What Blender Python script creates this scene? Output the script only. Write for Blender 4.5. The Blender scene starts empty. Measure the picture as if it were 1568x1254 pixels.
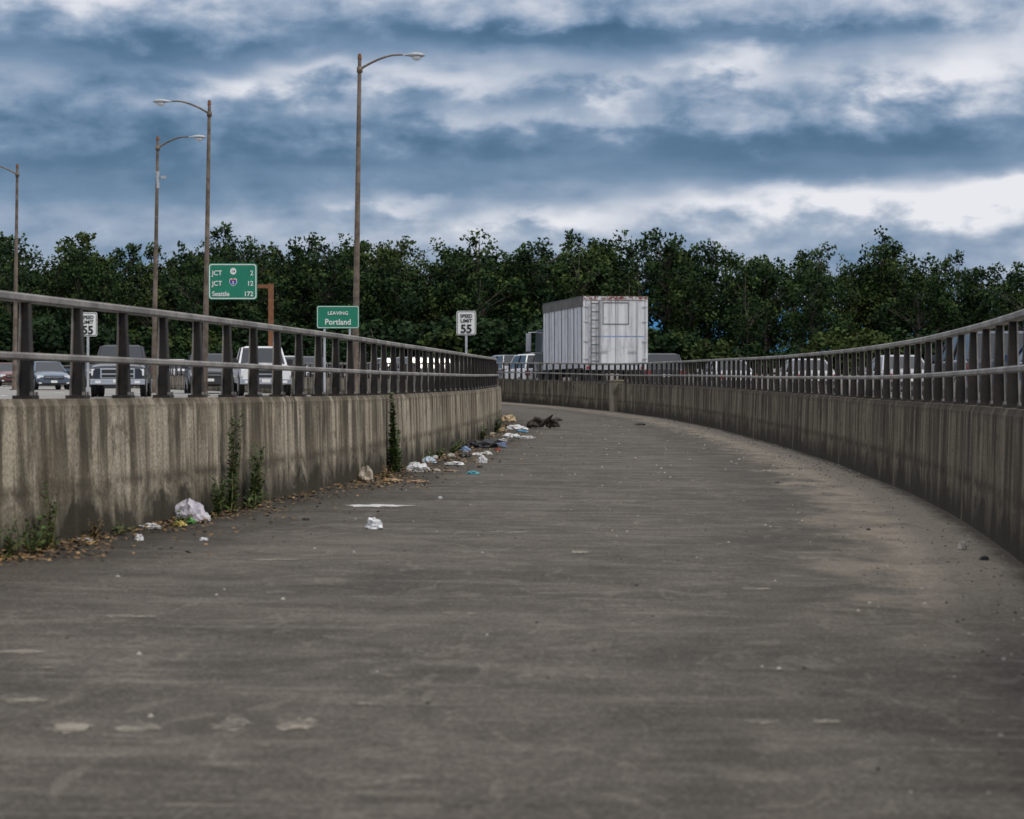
import bpy, math, random
import numpy as np
from mathutils import Vector, Matrix
random.seed(7); rng=np.random.default_rng(7)
R=math.radians
EYE=0.86; F=3700.0
sc=bpy.context.scene
sc.view_settings.view_transform='Standard'
sc.view_settings.look='None'
sc.view_settings.exposure=0
COL=sc.collection

# ---------------------------------------------------------------- materials
def newmat(name):
    m=bpy.data.materials.new(name); m.use_nodes=True
    nt=m.node_tree; nt.nodes.clear()
    return m,nt
class N:
    def __init__(s,nt): s.nt=nt
    def n(s,t,**k):
        x=s.nt.nodes.new(t)
        for a,b in k.items(): setattr(x,a,b)
        return x
    def l(s,a,b): s.nt.links.new(a,b)
    def val(s,sock,v):
        if isinstance(v,(int,float,tuple,list)): sock.default_value=v
        else: s.l(v,sock)
    def math(s,op,a,b=None,c=None,clamp=False):
        x=s.n('ShaderNodeMath',operation=op); x.use_clamp=clamp
        s.val(x.inputs[0],a)
        if b is not None: s.val(x.inputs[1],b)
        if c is not None: s.val(x.inputs[2],c)
        return x.outputs[0]
    def mix(s,f,a,b,bt='MIX'):
        x=s.n('ShaderNodeMix',data_type='RGBA',blend_type=bt)
        s.val(x.inputs[0],f)
        for i,v in ((6,a),(7,b)):
            if isinstance(v,tuple) and len(v)==3: v=v+(1,)
            s.val(x.inputs[i],v)
        return x.outputs[2]
    def noise(s,vec,scale=1,detail=4,rough=.55,dist=0):
        x=s.n('ShaderNodeTexNoise'); s.l(vec,x.inputs['Vector'])
        x.inputs['Scale'].default_value=scale; x.inputs['Detail'].default_value=detail
        x.inputs['Roughness'].default_value=rough; x.inputs['Distortion'].default_value=dist
        return x.outputs['Fac']
    def mapv(s,vec,scale=(1,1,1),loc=(0,0,0)):
        x=s.n('ShaderNodeMapping'); s.l(vec,x.inputs[0])
        x.inputs['Location'].default_value=loc; x.inputs['Scale'].default_value=scale
        return x.outputs[0]
    def rng(s,v,a,b,c=0,d=1):
        x=s.n('ShaderNodeMapRange'); x.clamp=True
        s.l(v,x.inputs[0])
        for i,q in enumerate((a,b,c,d)): x.inputs[i+1].default_value=q
        return x.outputs[0]
    def ramp(s,v,stops,interp='LINEAR'):
        x=s.n('ShaderNodeValToRGB'); s.l(v,x.inputs[0])
        cr=x.color_ramp; cr.interpolation=interp
        while len(cr.elements)<len(stops): cr.elements.new(.5)
        for e,(p,c) in zip(cr.elements,stops): e.position=p; e.color=tuple(c)+(1,)
        return x.outputs[0]
    def out(s,col,rough=.8,metal=0,bump=None,bs=.2,bd=.01,spec=.5,emis=None):
        b=s.n('ShaderNodeBsdfPrincipled'); o=s.n('ShaderNodeOutputMaterial')
        if isinstance(col,tuple) and len(col)==3: col=col+(1,)
        s.val(b.inputs['Base Color'],col); s.val(b.inputs['Roughness'],rough)
        b.inputs['Metallic'].default_value=metal
        b.inputs['Specular IOR Level'].default_value=spec
        if bump is not None:
            bn=s.n('ShaderNodeBump'); s.l(bump,bn.inputs['Height'])
            bn.inputs['Strength'].default_value=bs; bn.inputs['Distance'].default_value=bd
            s.l(bn.outputs[0],b.inputs['Normal'])
        s.l(b.outputs[0],o.inputs[0]); return b
def simple(name,c,rough=.6,metal=0,var=.25,scale=3,spec=.5):
    m,nt=newmat(name); k=N(nt)
    tc=k.n('ShaderNodeTexCoord').outputs['Object']
    f=k.noise(tc,scale,5,.6)
    c2=tuple(x*(1-var) for x in c); c3=tuple(min(1,x*(1+var)) for x in c)
    k.out(k.mix(k.rng(f,.3,.7),c2,c3),rough,metal,spec=spec)
    return m

# path ------------------------------------------------------------
def path_material():
    m,nt=newmat('path_concrete'); k=N(nt)
    g=k.n('ShaderNodeNewGeometry').outputs['Position']
    gy=k.n('ShaderNodeSeparateXYZ'); k.l(g,gy.inputs[0]); Y=gy.outputs[1]
    dr=k.n('ShaderNodeAttribute',attribute_name='dr').outputs['Fac']
    dl=k.n('ShaderNodeAttribute',attribute_name='dl').outputs['Fac']
    big=k.noise(g,.5,4,.6,.4)
    mid=k.noise(k.mapv(g,(1.6,1.5,1)),1.7,7,.70,.4)
    st1=k.noise(k.mapv(g,(.75,2.2,1)),1.0,6,.64,.4)
    st2=k.noise(k.mapv(g,(2.4,13.0,1),(3,1,0)),1.0,4,.6,.1)
    ton=k.noise(k.mapv(g,(.4,.9,1),(5,5,5)),1.0,3,.5)
    fine=k.noise(g,60,3,.75)
    sp=k.noise(g,18,5,.8)
    base=k.ramp(k.math('ADD',k.math('MULTIPLY',big,.45),k.math('MULTIPLY',mid,.55)),
        [(.38,(.062,.053,.044)),(.5,(.100,.088,.073)),(.60,(.136,.121,.102))])
    base=k.mix(k.rng(st1,.54,.64,0,.5),base,(.185,.165,.138))
    base=k.mix(k.rng(st1,.46,.34,0,.6),base,(.045,.039,.032))
    s2=k.math('MULTIPLY',k.rng(st2,.56,.64,0,.65),k.rng(ton,.45,.58))
    base=k.mix(s2,base,(.24,.215,.18))
    base=k.mix(k.rng(st2,.43,.33,0,.3),base,(.048,.041,.034))
    base=k.mix(k.rng(sp,.56,.65,0,.35),base,(.26,.235,.20))
    base=k.mix(k.rng(sp,.43,.34,0,.55),base,(.032,.028,.023))
    blot=k.noise(k.mapv(g,(1,1.3,1),(9,4,0)),.9,5,.65,.8)
    base=k.mix(k.rng(blot,.53,.62,0,.5),base,(.046,.040,.034))
    sc_=k.noise(k.mapv(g,(2.2,.8,1),(2,7,0)),2.0,3,.5,1.8)
    base=k.mix(k.rng(sc_,.60,.64,0,.35),base,(.22,.198,.165))
    nb=k.noise(k.mapv(g,(1.3,.7,1)),1.6,6,.65,.4)
    e=k.math('ADD',dr,k.math('MULTIPLY',k.math('SUBTRACT',nb,.5),1.9))
    dust=k.math('MULTIPLY',k.rng(e,1.05,.5),k.rng(sp,.35,.55,.45,1))
    dust=k.math('MULTIPLY',dust,k.rng(Y,8,12.5))
    base=k.mix(k.math('MULTIPLY',dust,.9),base,(.37,.32,.25))
    bnd=k.math('MULTIPLY',k.rng(k.math('ABSOLUTE',k.math('SUBTRACT',e,1.35)),.45,.05),k.rng(st2,.45,.56))
    base=k.mix(k.math('MULTIPLY',bnd,.6),base,(.040,.035,.030))
    e2=k.math('ADD',dr,k.math('MULTIPLY',k.math('SUBTRACT',nb,.5),.3))
    base=k.mix(k.rng(e2,.18,.04,0,.88),base,(.055,.046,.031))
    el=k.math('ADD',dl,k.math('MULTIPLY',k.math('SUBTRACT',nb,.5),1.6))
    base=k.mix(k.rng(el,.95,.15,0,.85),base,(.036,.030,.022))
    base=k.mix(k.rng(fine,.56,.40,0,.45),base,(.032,.028,.024))
    base=k.mix(k.rng(fine,.54,.66,0,.3),base,(.30,.275,.23))
    h=k.math('ADD',fine,k.math('MULTIPLY',st2,.5))
    k.out(base,.9,bump=h,bs=.4,bd=.008,spec=.2)
    return m
def wall_material(name,light,dark,stain,ph=0.0):
    m,nt=newmat(name); k=N(nt)
    uv=k.n('ShaderNodeUVMap').outputs[0]
    sx=k.n('ShaderNodeSeparateXYZ'); k.l(uv,sx.inputs[0]); u,v=sx.outputs[0],sx.outputs[1]
    s1=k.noise(k.mapv(uv,(1.5,.35,1),(ph,0,0)),1,6,.62,.25)
    s2=k.noise(k.mapv(uv,(4.2,.42,1),(ph+3,0,0)),1,5,.6,.12)
    s3=k.noise(k.mapv(uv,(15,.6,1),(ph+9,0,0)),1,3,.6,.05)
    bl=k.noise(uv,2.6,7,.72,.6); big=k.noise(uv,.45,3,.5); fine=k.noise(uv,42,4,.75)
    mid=tuple((a+b)/2 for a,b in zip(light,dark)); dk=tuple(x*.28 for x in dark)
    col=k.ramp(k.math('ADD',k.math('MULTIPLY',s1,.45),k.math('ADD',k.math('MULTIPLY',bl,.3),k.math('MULTIPLY',big,.25))),[(.43,dark),(.49,mid),(.55,light)])
    fr=k.math('ABSOLUTE',k.math('SUBTRACT',k.math('FRACT',k.math('ADD',k.math('DIVIDE',u,.93),k.math('MULTIPLY',s2,.7))),.5))
    dr=k.math('MULTIPLY',k.rng(fr,.17,.02),k.rng(s1,.43,.53))
    dr=k.math('MULTIPLY',dr,k.rng(v,.0,.7,.4,1))
    col=k.mix(k.math('MULTIPLY',dr,.9*stain),col,dk)
    fade=k.rng(k.math('ADD',v,k.math('MULTIPLY',bl,.9)),.50,1.05,.25,1)
    col=k.mix(k.math('MULTIPLY',k.math('MULTIPLY',k.rng(s2,.50,.58),fade),.9*stain),col,dk)
    col=k.mix(k.math('MULTIPLY',k.math('MULTIPLY',k.rng(s3,.53,.62),fade),.7*stain),col,dk)
    col=k.mix(k.rng(s2,.46,.39,0,.6),col,tuple(min(1,x*1.35) for x in light))
    col=k.mix(k.rng(bl,.54,.61,0,.6),col,dk)
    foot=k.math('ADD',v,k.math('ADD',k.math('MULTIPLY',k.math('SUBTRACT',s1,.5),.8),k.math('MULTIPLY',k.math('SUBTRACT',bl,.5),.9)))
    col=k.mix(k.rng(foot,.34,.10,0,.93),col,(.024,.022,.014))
    ln=k.math('MULTIPLY',k.rng(k.math('ABSOLUTE',k.math('SUBTRACT',k.math('ADD',v,k.math('MULTIPLY',bl,.2)),.42)),.06,.0),k.rng(bl,.43,.52))
    col=k.mix(k.math('MULTIPLY',ln,.8),col,dk)
    col=k.mix(k.math('MULTIPLY',k.rng(v,.73,.81),k.rng(bl,.40,.54,.3,1)),col,tuple(x*.5 for x in dark))
    j=k.math('ABSOLUTE',k.math('SUBTRACT',k.math('FRACT',k.math('DIVIDE',u,6.1)),.5))
    col=k.mix(k.rng(j,.0035,.002,0,.85),col,(.02,.018,.015))
    col=k.mix(k.rng(j,.012,.005,0,.4),col,tuple(min(1,x*1.3) for x in light))
    col=k.mix(k.rng(fine,.42,.56,.5,0),col,dk)
    k.out(col,.9,bump=k.math('ADD',k.math('MULTIPLY',fine,.5),bl),bs=.45,bd=.025,spec=.2)
    return m
def road_material():
    m,nt=newmat('highway_concrete'); k=N(nt)
    g=k.n('ShaderNodeNewGeometry').outputs['Position']
    a=k.noise(g,.3,5,.6); b=k.noise(g,14,4,.7)
    c=k.ramp(k.math('ADD',k.math('MULTIPLY',a,.6),k.math('MULTIPLY',b,.4)),[(.35,(.20,.19,.175)),(.65,(.33,.32,.30))])
    k.out(c,.85); return m
def steel_material(name,light,dark,rust=.5):
    m,nt=newmat(name); k=N(nt)
    g=k.n('ShaderNodeNewGeometry').outputs['Position']
    a=k.noise(g,2.2,5,.7); b=k.noise(g,30,4,.7)
    c=k.mix(k.rng(a,.4,.6),dark,light)
    c=k.mix(k.math('MULTIPLY',k.rng(b,.52,.66),rust),c,(.09,.045,.022))
    k.out(c,.6,metal=.25,bump=b,bs=.15,bd=.003); return m
def leaf_material(name,c1,c2,c3):
    m,nt=newmat(name); k=N(nt)
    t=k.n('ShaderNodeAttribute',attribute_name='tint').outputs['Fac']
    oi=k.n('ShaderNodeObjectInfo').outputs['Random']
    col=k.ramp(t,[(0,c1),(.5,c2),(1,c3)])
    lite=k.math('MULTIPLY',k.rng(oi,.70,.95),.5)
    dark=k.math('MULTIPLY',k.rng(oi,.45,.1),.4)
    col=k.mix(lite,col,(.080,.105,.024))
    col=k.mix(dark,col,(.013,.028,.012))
    k.out(col,.75,spec=.12); return m

M={}
M['path']=path_material()
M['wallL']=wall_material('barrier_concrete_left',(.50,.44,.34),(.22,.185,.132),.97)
M['wallR']=wall_material('barrier_concrete_right_shaded',(.25,.213,.155),(.105,.086,.060),.92,5.3)  # shade of the wall facing away from the sun, put into darker concrete tones
M['road']=road_material()
M['rail']=steel_material('rail_galvanised',(.33,.315,.29),(.17,.16,.15),.35)
M['post']=steel_material('post_weathered',(.042,.038,.034),(.020,.018,.016),.5)
M['pole']=steel_material('pole_weathered',(.24,.19,.15),(.11,.085,.065),.5)
M['lampm']=simple('lamp_head_grey',(.45,.47,.5),.4,.2)
M['lens']=simple('lamp_glass',(.75,.8,.85),.15,0,.05)
M['green']=simple('sign_green',(.006,.20,.12),.5,0,.12,2)
M['white']=simple('sign_white',(.80,.82,.80),.5,0,.05)
M['black']=simple('sign_black',(.015,.015,.015),.5,0,.1)
M['blue']=simple('shield_blue',(.02,.07,.35),.5,0,.1)
M['red']=simple('shield_red',(.5,.03,.03),.5,0,.1)
M['rustp']=simple('weathering_steel',(.20,.085,.04),.8,0,.3,6)
M['tyre']=simple('tyre_rubber',(.018,.018,.018),.85,0,.2)
M['rim']=simple('wheel_alloy',(.45,.45,.46),.3,.7,.1)
M['chrome']=simple('chrome',(.7,.7,.72),.15,.9,.05)
M['trim']=simple('black_trim',(.02,.02,.022),.5,0,.1)
M['glass']=simple('car_glass',(.02,.028,.035),.06,0,.1,2,.9)
M['head']=simple('headlight',(.85,.88,.9),.1,0,.03)
M['tail']=simple('taillight',(.30,.01,.01),.2,0,.1)
M['amber']=simple('marker_amber',(.7,.22,.02),.3,0,.1)
def car_paint(c): 
    m,nt=newmat('car_paint'); k=N(nt)
    g=k.n('ShaderNodeTexCoord').outputs['Object']
    f=k.noise(g,2.5,4,.6)
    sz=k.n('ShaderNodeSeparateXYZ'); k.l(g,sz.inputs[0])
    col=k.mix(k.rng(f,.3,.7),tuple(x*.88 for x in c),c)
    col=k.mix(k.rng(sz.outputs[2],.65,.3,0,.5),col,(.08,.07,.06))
    b=k.out(col,.28); b.inputs['Coat Weight'].default_value=.5
    return m
def trailer_mat():
    m,nt=newmat('trailer_panel'); k=N(nt)
    g=k.n('ShaderNodeTexCoord').outputs['Object']
    st=k.noise(k.mapv(g,(6,6,.35)),1,5,.7,.2); bl=k.noise(g,1.4,6,.7)
    col=k.mix(k.rng(st,.43,.62),(.68,.69,.72),(.44,.45,.48))
    col=k.mix(k.rng(bl,.54,.66,0,.5),col,(.33,.30,.27))
    sz=k.n('ShaderNodeSeparateXYZ'); k.l(g,sz.inputs[0])
    rf=k.math('MULTIPLY',k.rng(sz.outputs[2],3.72,3.92),k.rng(k.noise(g,7,4,.7),.40,.52))
    col=k.mix(rf,col,(.16,.055,.025))
    k.out(col,.5,.0); return m
M['trailer']=trailer_mat()

# ---------------------------------------------------------------- mesh builder
class MB:
    def __init__(s): s.v=[]; s.f=[]; s.m=[]; s.mats=[]
    def mi(s,mat):
        if mat not in s.mats: s.mats.append(mat)
        return s.mats.index(mat)
    def add(s,vs,fs,mat,T=None):
        o=len(s.v); i=s.mi(mat)
        for p in vs:
            p=Vector(p)
            if T is not None: p=T@p
            s.v.append(tuple(p))
        for f in fs: s.f.append(tuple(o+a for a in f)); s.m.append(i)
    def box(s,lo,hi,mat,T=None,taper=None):
        x0,y0,z0=lo; x1,y1,z1=hi
        vs=[(x0,y0,z0),(x1,y0,z0),(x1,y1,z0),(x0,y1,z0),(x0,y0,z1),(x1,y0,z1),(x1,y1,z1),(x0,y1,z1)]
        if taper:
            cx,cy=(x0+x1)/2,(y0+y1)/2
            vs=vs[:4]+[(cx+(a-cx)*taper,cy+(b-cy)*taper,c) for a,b,c in vs[4:]]
        s.add(vs,[(3,2,1,0),(4,5,6,7),(0,1,5,4),(1,2,6,5),(2,3,7,6),(3,0,4,7)],mat,T)
    def tube(s,pts,rads,mat,n=10,T=None,cap=True):
        pts=[Vector(p) for p in pts]; vs=[]; fs=[]
        for i,p in enumerate(pts):
            t=(pts[min(i+1,len(pts)-1)]-pts[max(i-1,0)]).normalized()
            a=t.orthogonal().normalized() if i==0 else (a-t*a.dot(t)).normalized()
            b=t.cross(a)
            for j in range(n):
                q=2*math.pi*j/n
                vs.append(p+(a*math.cos(q)+b*math.sin(q))*rads[i])
        for i in range(len(pts)-1):
            for j in range(n):
                k=(j+1)%n
                fs.append((i*n+j,i*n+k,(i+1)*n+k,(i+1)*n+j))
        if cap:
            fs.append(tuple(range(n-1,-1,-1))); fs.append(tuple((len(pts)-1)*n+j for j in range(n)))
        s.add(vs,fs,mat,T)
    def obj(s,name,parent=None,smooth=False,bevel=0,loc=(0,0,0),rot=0):
        me=bpy.data.meshes.new(name); me.from_pydata(s.v,[],s.f)
        for mt in s.mats: me.materials.append(mt)
        me.polygons.foreach_set('material_index',s.m)
        me.update()
        ob=bpy.data.objects.new(name,me); COL.objects.link(ob)
        ob.location=loc; ob.rotation_euler=(0,0,rot)
        if parent: ob.parent=parent
        if smooth:
            for p in me.polygons: p.use_smooth=True
        if bevel:
            b=ob.modifiers.new('b','BEVEL'); b.width=bevel; b.segments=2; b.limit_method='ANGLE'
        return ob
def empty(name,loc=(0,0,0),rot=0,rx=0):
    e=bpy.data.objects.new(name,None); COL.objects.link(e); e.location=loc; e.rotation_euler=(rx,0,rot); e.empty_display_size=.3
    return e

# ---------------------------------------------------------------- curves
def sm(xs,ys,step=.31,win=5.0,lo=-12,hi=215):
    d=np.arange(lo-10,hi+10,step)
    y=np.interp(d,xs,ys)
    s0=(ys[1]-ys[0])/(xs[1]-xs[0]); s1=(ys[-1]-ys[-2])/(xs[-1]-xs[-2])
    y=np.where(d<xs[0],ys[0]+s0*(d-xs[0]),y); y=np.where(d>xs[-1],ys[-1]+s1*(d-xs[-1]),y)
    k=int(win/step)|1; w=np.hanning(k+2)[1:-1]; w/=w.sum()
    yp=np.pad(y,k//2,mode='reflect',reflect_type='odd')
    y=np.convolve(yp,w,'valid')
    return d,y
LX=[-12,0,5,12.7,16.8,23.3,31,40,50,56,63,70,78,88,100,115,135,170,215]
LY=[-6.2,-4.5,-3.8,-2.69,-2.13,-1.45,-.98,-.52,-.19,-.28,-.7,-1.4,-2.6,-4.8,-8.2,-13.2,-21,-38,-63]
RX=[-12,0,5,13,17.2,22,29.6,38,48.4,60,70,78,88,100,115,135,170,215]
RY=[-.7,.95,1.65,2.76,3.22,3.62,4.0,4.18,4.14,3.8,3.04,1.7,-.6,-4.0,-9,-17,-34,-59]
dL,cL=sm(LX,LY); dR,cR=sm(RX,RY)
PX=[-12,25,40,50,60,70,80,90,110,137,180,230]
PZ=[-.86,-.86,-.79,-.71,-.65,-.58,-.44,-.31,-.12,.12,.5,.8]
HX=[-12,60,92,100,110,137,180,260]; HZ=[-.42,-.33,-.18,-.12,-.03,.24,.6,.8]
dP,cP=sm(PX,PZ,win=14); dH,cH=sm(HX,HZ,win=14,hi=300)
def pz(y): return float(np.interp(y,dP,cP))+EYE
def pzr(y): return pz(y)-float(np.interp(y,[10,25,60],[.065,.05,.0]))
def hz(y): return float(np.interp(y,dH,cH))+EYE
def lx(y): return float(np.interp(y,dL,cL))
def rx(y): return float(np.interp(y,dR,cR))
def gz_(x,y):
    a,b=lx(y),rx(y); t=min(1,max(0,(x-a)/(b-a))); return pz(y)*(1-t)+pzr(y)*t
def curve_pts(d,c,lo=-10,hi=208):
    m=(d>=lo)&(d<=hi); P=np.stack([c[m],d[m]],1)
    T=np.gradient(P,axis=0); T/=np.linalg.norm(T,axis=1)[:,None]
    S=np.concatenate([[0],np.cumsum(np.linalg.norm(np.diff(P,axis=0),axis=1))])
    return P,T,S
PL,TL,SL=curve_pts(dL,cL); PR,TR,SR=curve_pts(dR,cR)

def sweep(name,P,T,S,side,prof,zf,mat,parent=None,off=0,closed=False,flatz=False):
    vs=[];fs=[];uv=[]
    n=len(prof)
    for (p,t,s) in zip(P,T,S):
        nrm=np.array([t[1],-t[0]])*side
        for (o,z) in prof:
            q=p+nrm*(o+off)
            zz=(zf(q[1]) if flatz else zf(p[1]))+z
            vs.append((q[0],q[1],zz)); uv.append((s,z))
    for i in range(len(P)-1):
        for j in range(n-1):
            a=i*n+j
            q=(a,a+1,a+n+1,a+n)
            fs.append(q if side<0 else q[::-1])
    me=bpy.data.meshes.new(name); me.from_pydata(vs,[],fs); me.materials.append(mat)
    ul=me.uv_layers.new(name='UVMap')
    li=np.zeros(len(me.loops),dtype=np.int32); me.loops.foreach_get('vertex_index',li)
    ul.data.foreach_set('uv',np.array(uv)[li].ravel())
    me.update()
    ob=bpy.data.objects.new(name,me); COL.objects.link(ob)
    if parent: ob.parent=parent
    return ob
BAR=[(-.015,-.12),(0,.03),(.02,.78),(.04,.82),(.27,.82),(.29,.79),(.31,-1.2)]
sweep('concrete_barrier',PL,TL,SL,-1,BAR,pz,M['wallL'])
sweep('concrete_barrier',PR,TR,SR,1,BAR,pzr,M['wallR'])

# railing
def railing(P,T,S,side,ph,pz):
    par=empty('guard_railing')
    mb=MB()
    s=ph
    while s<S[-1]-.2:
        x=np.interp(s,S,P[:,0]); y=np.interp(s,S,P[:,1])
        t=np.array([np.interp(s,S,T[:,0]),np.interp(s,S,T[:,1])]); t/=np.linalg.norm(t)
        nr=np.array([t[1],-t[0]])*side
        z=pz(y)+.82
        Tm=Matrix(((nr[0],t[0],0,x),(nr[1],t[1],0,y),(0,0,1,z),(0,0,0,1)))
        j=random.uniform(-.004,.004)
        mb.box((.085,-.06,0),(.200,.06,.02),M['post'],Tm)
        def pl(a0,a1,b0,b1,w0,w1,mt):
            mb.add([(a0,-w0,.02),(a1,-w0,.02),(a1,w0,.02),(a0,w0,.02),(b0+j,-w1,.54),(b1+j,-w1,.54),(b1+j,w1,.54),(b0+j,w1,.54)],
               [(0,1,5,4),(1,2,6,5),(2,3,7,6),(3,0,4,7),(4,5,6,7)],mt,Tm)
        pl(.108,.178,.128,.165,.005,.005,M['post'])
        pl(.100,.108,.120,.128,.028,.026,M['post'])
        pl(.178,.186,.165,.173,.028,.026,M['rail'])
        for by in (-.045,.045):
            mb.box((.088,by-.01,.02),(.100,by+.01,.04),M['rail'],Tm)
        s+=.93
    mb.obj('posts',par)
    def rprof(z0,h,a,b):
        r=.01
        return [(a+r,z0),(a,z0+r),(a,z0+h-r),(a+r,z0+h),(b-r,z0+h),(b,z0+h-r),(b,z0+r),(b-r,z0),(a+r,z0)]
    sweep('top_rail',P,T,S,side,rprof(.82+.54,.048,.105,.185),pz,M['rail'],par)
    sweep('mid_rail',P,T,S,side,rprof(.82+.215,.042,.062,.100),pz,M['rail'],par)
    return par
railing(PL,TL,SL,-1,.40,pz); railing(PR,TR,SR,1,.2,pzr)

def pil():
    i0=int(np.argmin(abs(PR[:,1]-70))); p,t=PR[i0],TR[i0]; nr=np.array([t[1],-t[0]])
    Tm=Matrix(((nr[0],t[0],0,p[0]),(nr[1],t[1],0,p[1]),(0,0,1,pzr(p[1])),(0,0,0,1)))
    c=simple('pilaster_concrete',(.20,.175,.13),.9,0,.4,3)
    mb=MB(); mb.box((-.11,-.35,-.1),(.34,.35,.86),c,Tm); mb.box((-.13,-.37,.863),(.36,.37,.92),c,Tm)
    mb.obj('concrete_pilaster',bevel=.015)
pil()

def path():
    vs=[];fs=[];dr=[];dl=[];K=9
    ys=np.arange(-10,206,.5)
    for y in ys:
        a=lx(y)-.1; b=rx(y)+.1
        for j in range(K):
            x=a+(b-a)*j/(K-1)
            vs.append((x,y,gz_(x,y))); dr.append(b-.1-x); dl.append(x-a-.1)
    for i in range(len(ys)-1):
        for j in range(K-1):
            a=i*K+j; fs.append((a,a+1,a+K+1,a+K))
    me=bpy.data.meshes.new('path'); me.from_pydata(vs,[],fs); me.materials.append(M['path'])
    for nm,d in (('dr',dr),('dl',dl)):
        at=me.attributes.new(nm,'FLOAT','POINT'); at.data.foreach_set('value',d)
    ob=bpy.data.objects.new('path',me); COL.objects.link(ob)
path()
M['fb']=simple('median_concrete',(.42,.39,.35),.9,0,.3,1.2)
def hw(name,P,T,S,side,W):
    st=slice(0,None,4)
    prof=[(.30,-1.0)]+[(.30+.001,0)]+[(.3+W*i/10,0) for i in range(1,11)]+[(.3+W,-1.8)]
    sweep(name,P[st],T[st],S[st],side,prof,hz,M['road'],flatz=True)
    FB=[(-.0,-.1),(.10,.25),(.16,.82),(.32,.82),(.38,.25),(.46,-1.0)]
    sweep('median_barrier',P[st],T[st],S[st],side,FB,hz,M['fb'],off=W-.6,flatz=True)
    mb=MB()
    for off,dash in ((1.6,False),(5.3,True),(9.0,True),(12.7,True),(W-2.2,False)):
        s=0
        while s<S[-1]-4:
            L=3 if dash else 3.999
            q=[]
            for ss in (s,s+L):
                x=np.interp(ss,S,P[:,0]); y=np.interp(ss,S,P[:,1]); t=np.array([np.interp(ss,S,T[:,0]),np.interp(ss,S,T[:,1])])
                n_=np.array([t[1],-t[0]])*side
                for w in (-.07,.07):
                    p=np.array([x,y])+n_*(off+w); q.append((p[0],p[1],hz(p[1])+.008))
            mb.add(q,[(0,1,3,2)],M['white'])
            s+=12 if dash else 4
    mb.obj('lane_markings')
hw('highway',PL,TL,SL,-1,22); hw('highway',PR,TR,SR,1,19)

def terrain():
    xs=np.concatenate([-np.geomspace(6000,90,12),np.linspace(-80,80,17),np.geomspace(90,6000,12)])
    ys=np.concatenate([[-400,-100,-30],np.linspace(0,400,30),np.geomspace(500,9000,10)])
    vs=[(x,y,EYE+float(np.interp(y,[0,150,230,400,9000],[-1.7,-1.3,-.6,-.4,-.4]))) for y in ys for x in xs]
    n=len(xs); fs=[(i*n+j,i*n+j+1,(i+1)*n+j+1,(i+1)*n+j) for i in range(len(ys)-1) for j in range(n-1)]
    m,nt=newmat('grass_ground'); k=N(nt); g=k.n('ShaderNodeNewGeometry').outputs['Position']
    a=k.noise(g,.25,6,.7); k.out(k.ramp(a,[(.35,(.018,.024,.009)),(.65,(.05,.055,.022))]),.95)
    mb=MB(); mb.add(vs,fs,m); mb.obj('ground')
terrain()
def hills():
    xs=np.linspace(-3500,3500,180); vs=[];
    h=78+12*np.sin(xs/310+1)+7*np.sin(xs/97)+4*np.sin(xs/41+2)+66*np.exp(-((xs-190)/70)**2)+44*np.exp(-((xs-410)/110)**2)+44*np.exp(-((xs-650)/130)**2)
    for i,x in enumerate(xs):
        vs+= [(x,3300,-5),(x,3400,h[i]*.6),(x,3520,h[i]),(x,3900,-5)]
    fs=[(i*4+j,(i+1)*4+j,(i+1)*4+j+1,i*4+j+1) for i in range(len(xs)-1) for j in range(3)]
    mb=MB(); mb.add(vs,fs,simple('hill_blue_haze',(.040,.19,.40),.95,0,.35,.01)); mb.obj('distant_hills',smooth=True)  # blue distance haze painted into the hill colour
hills()

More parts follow.
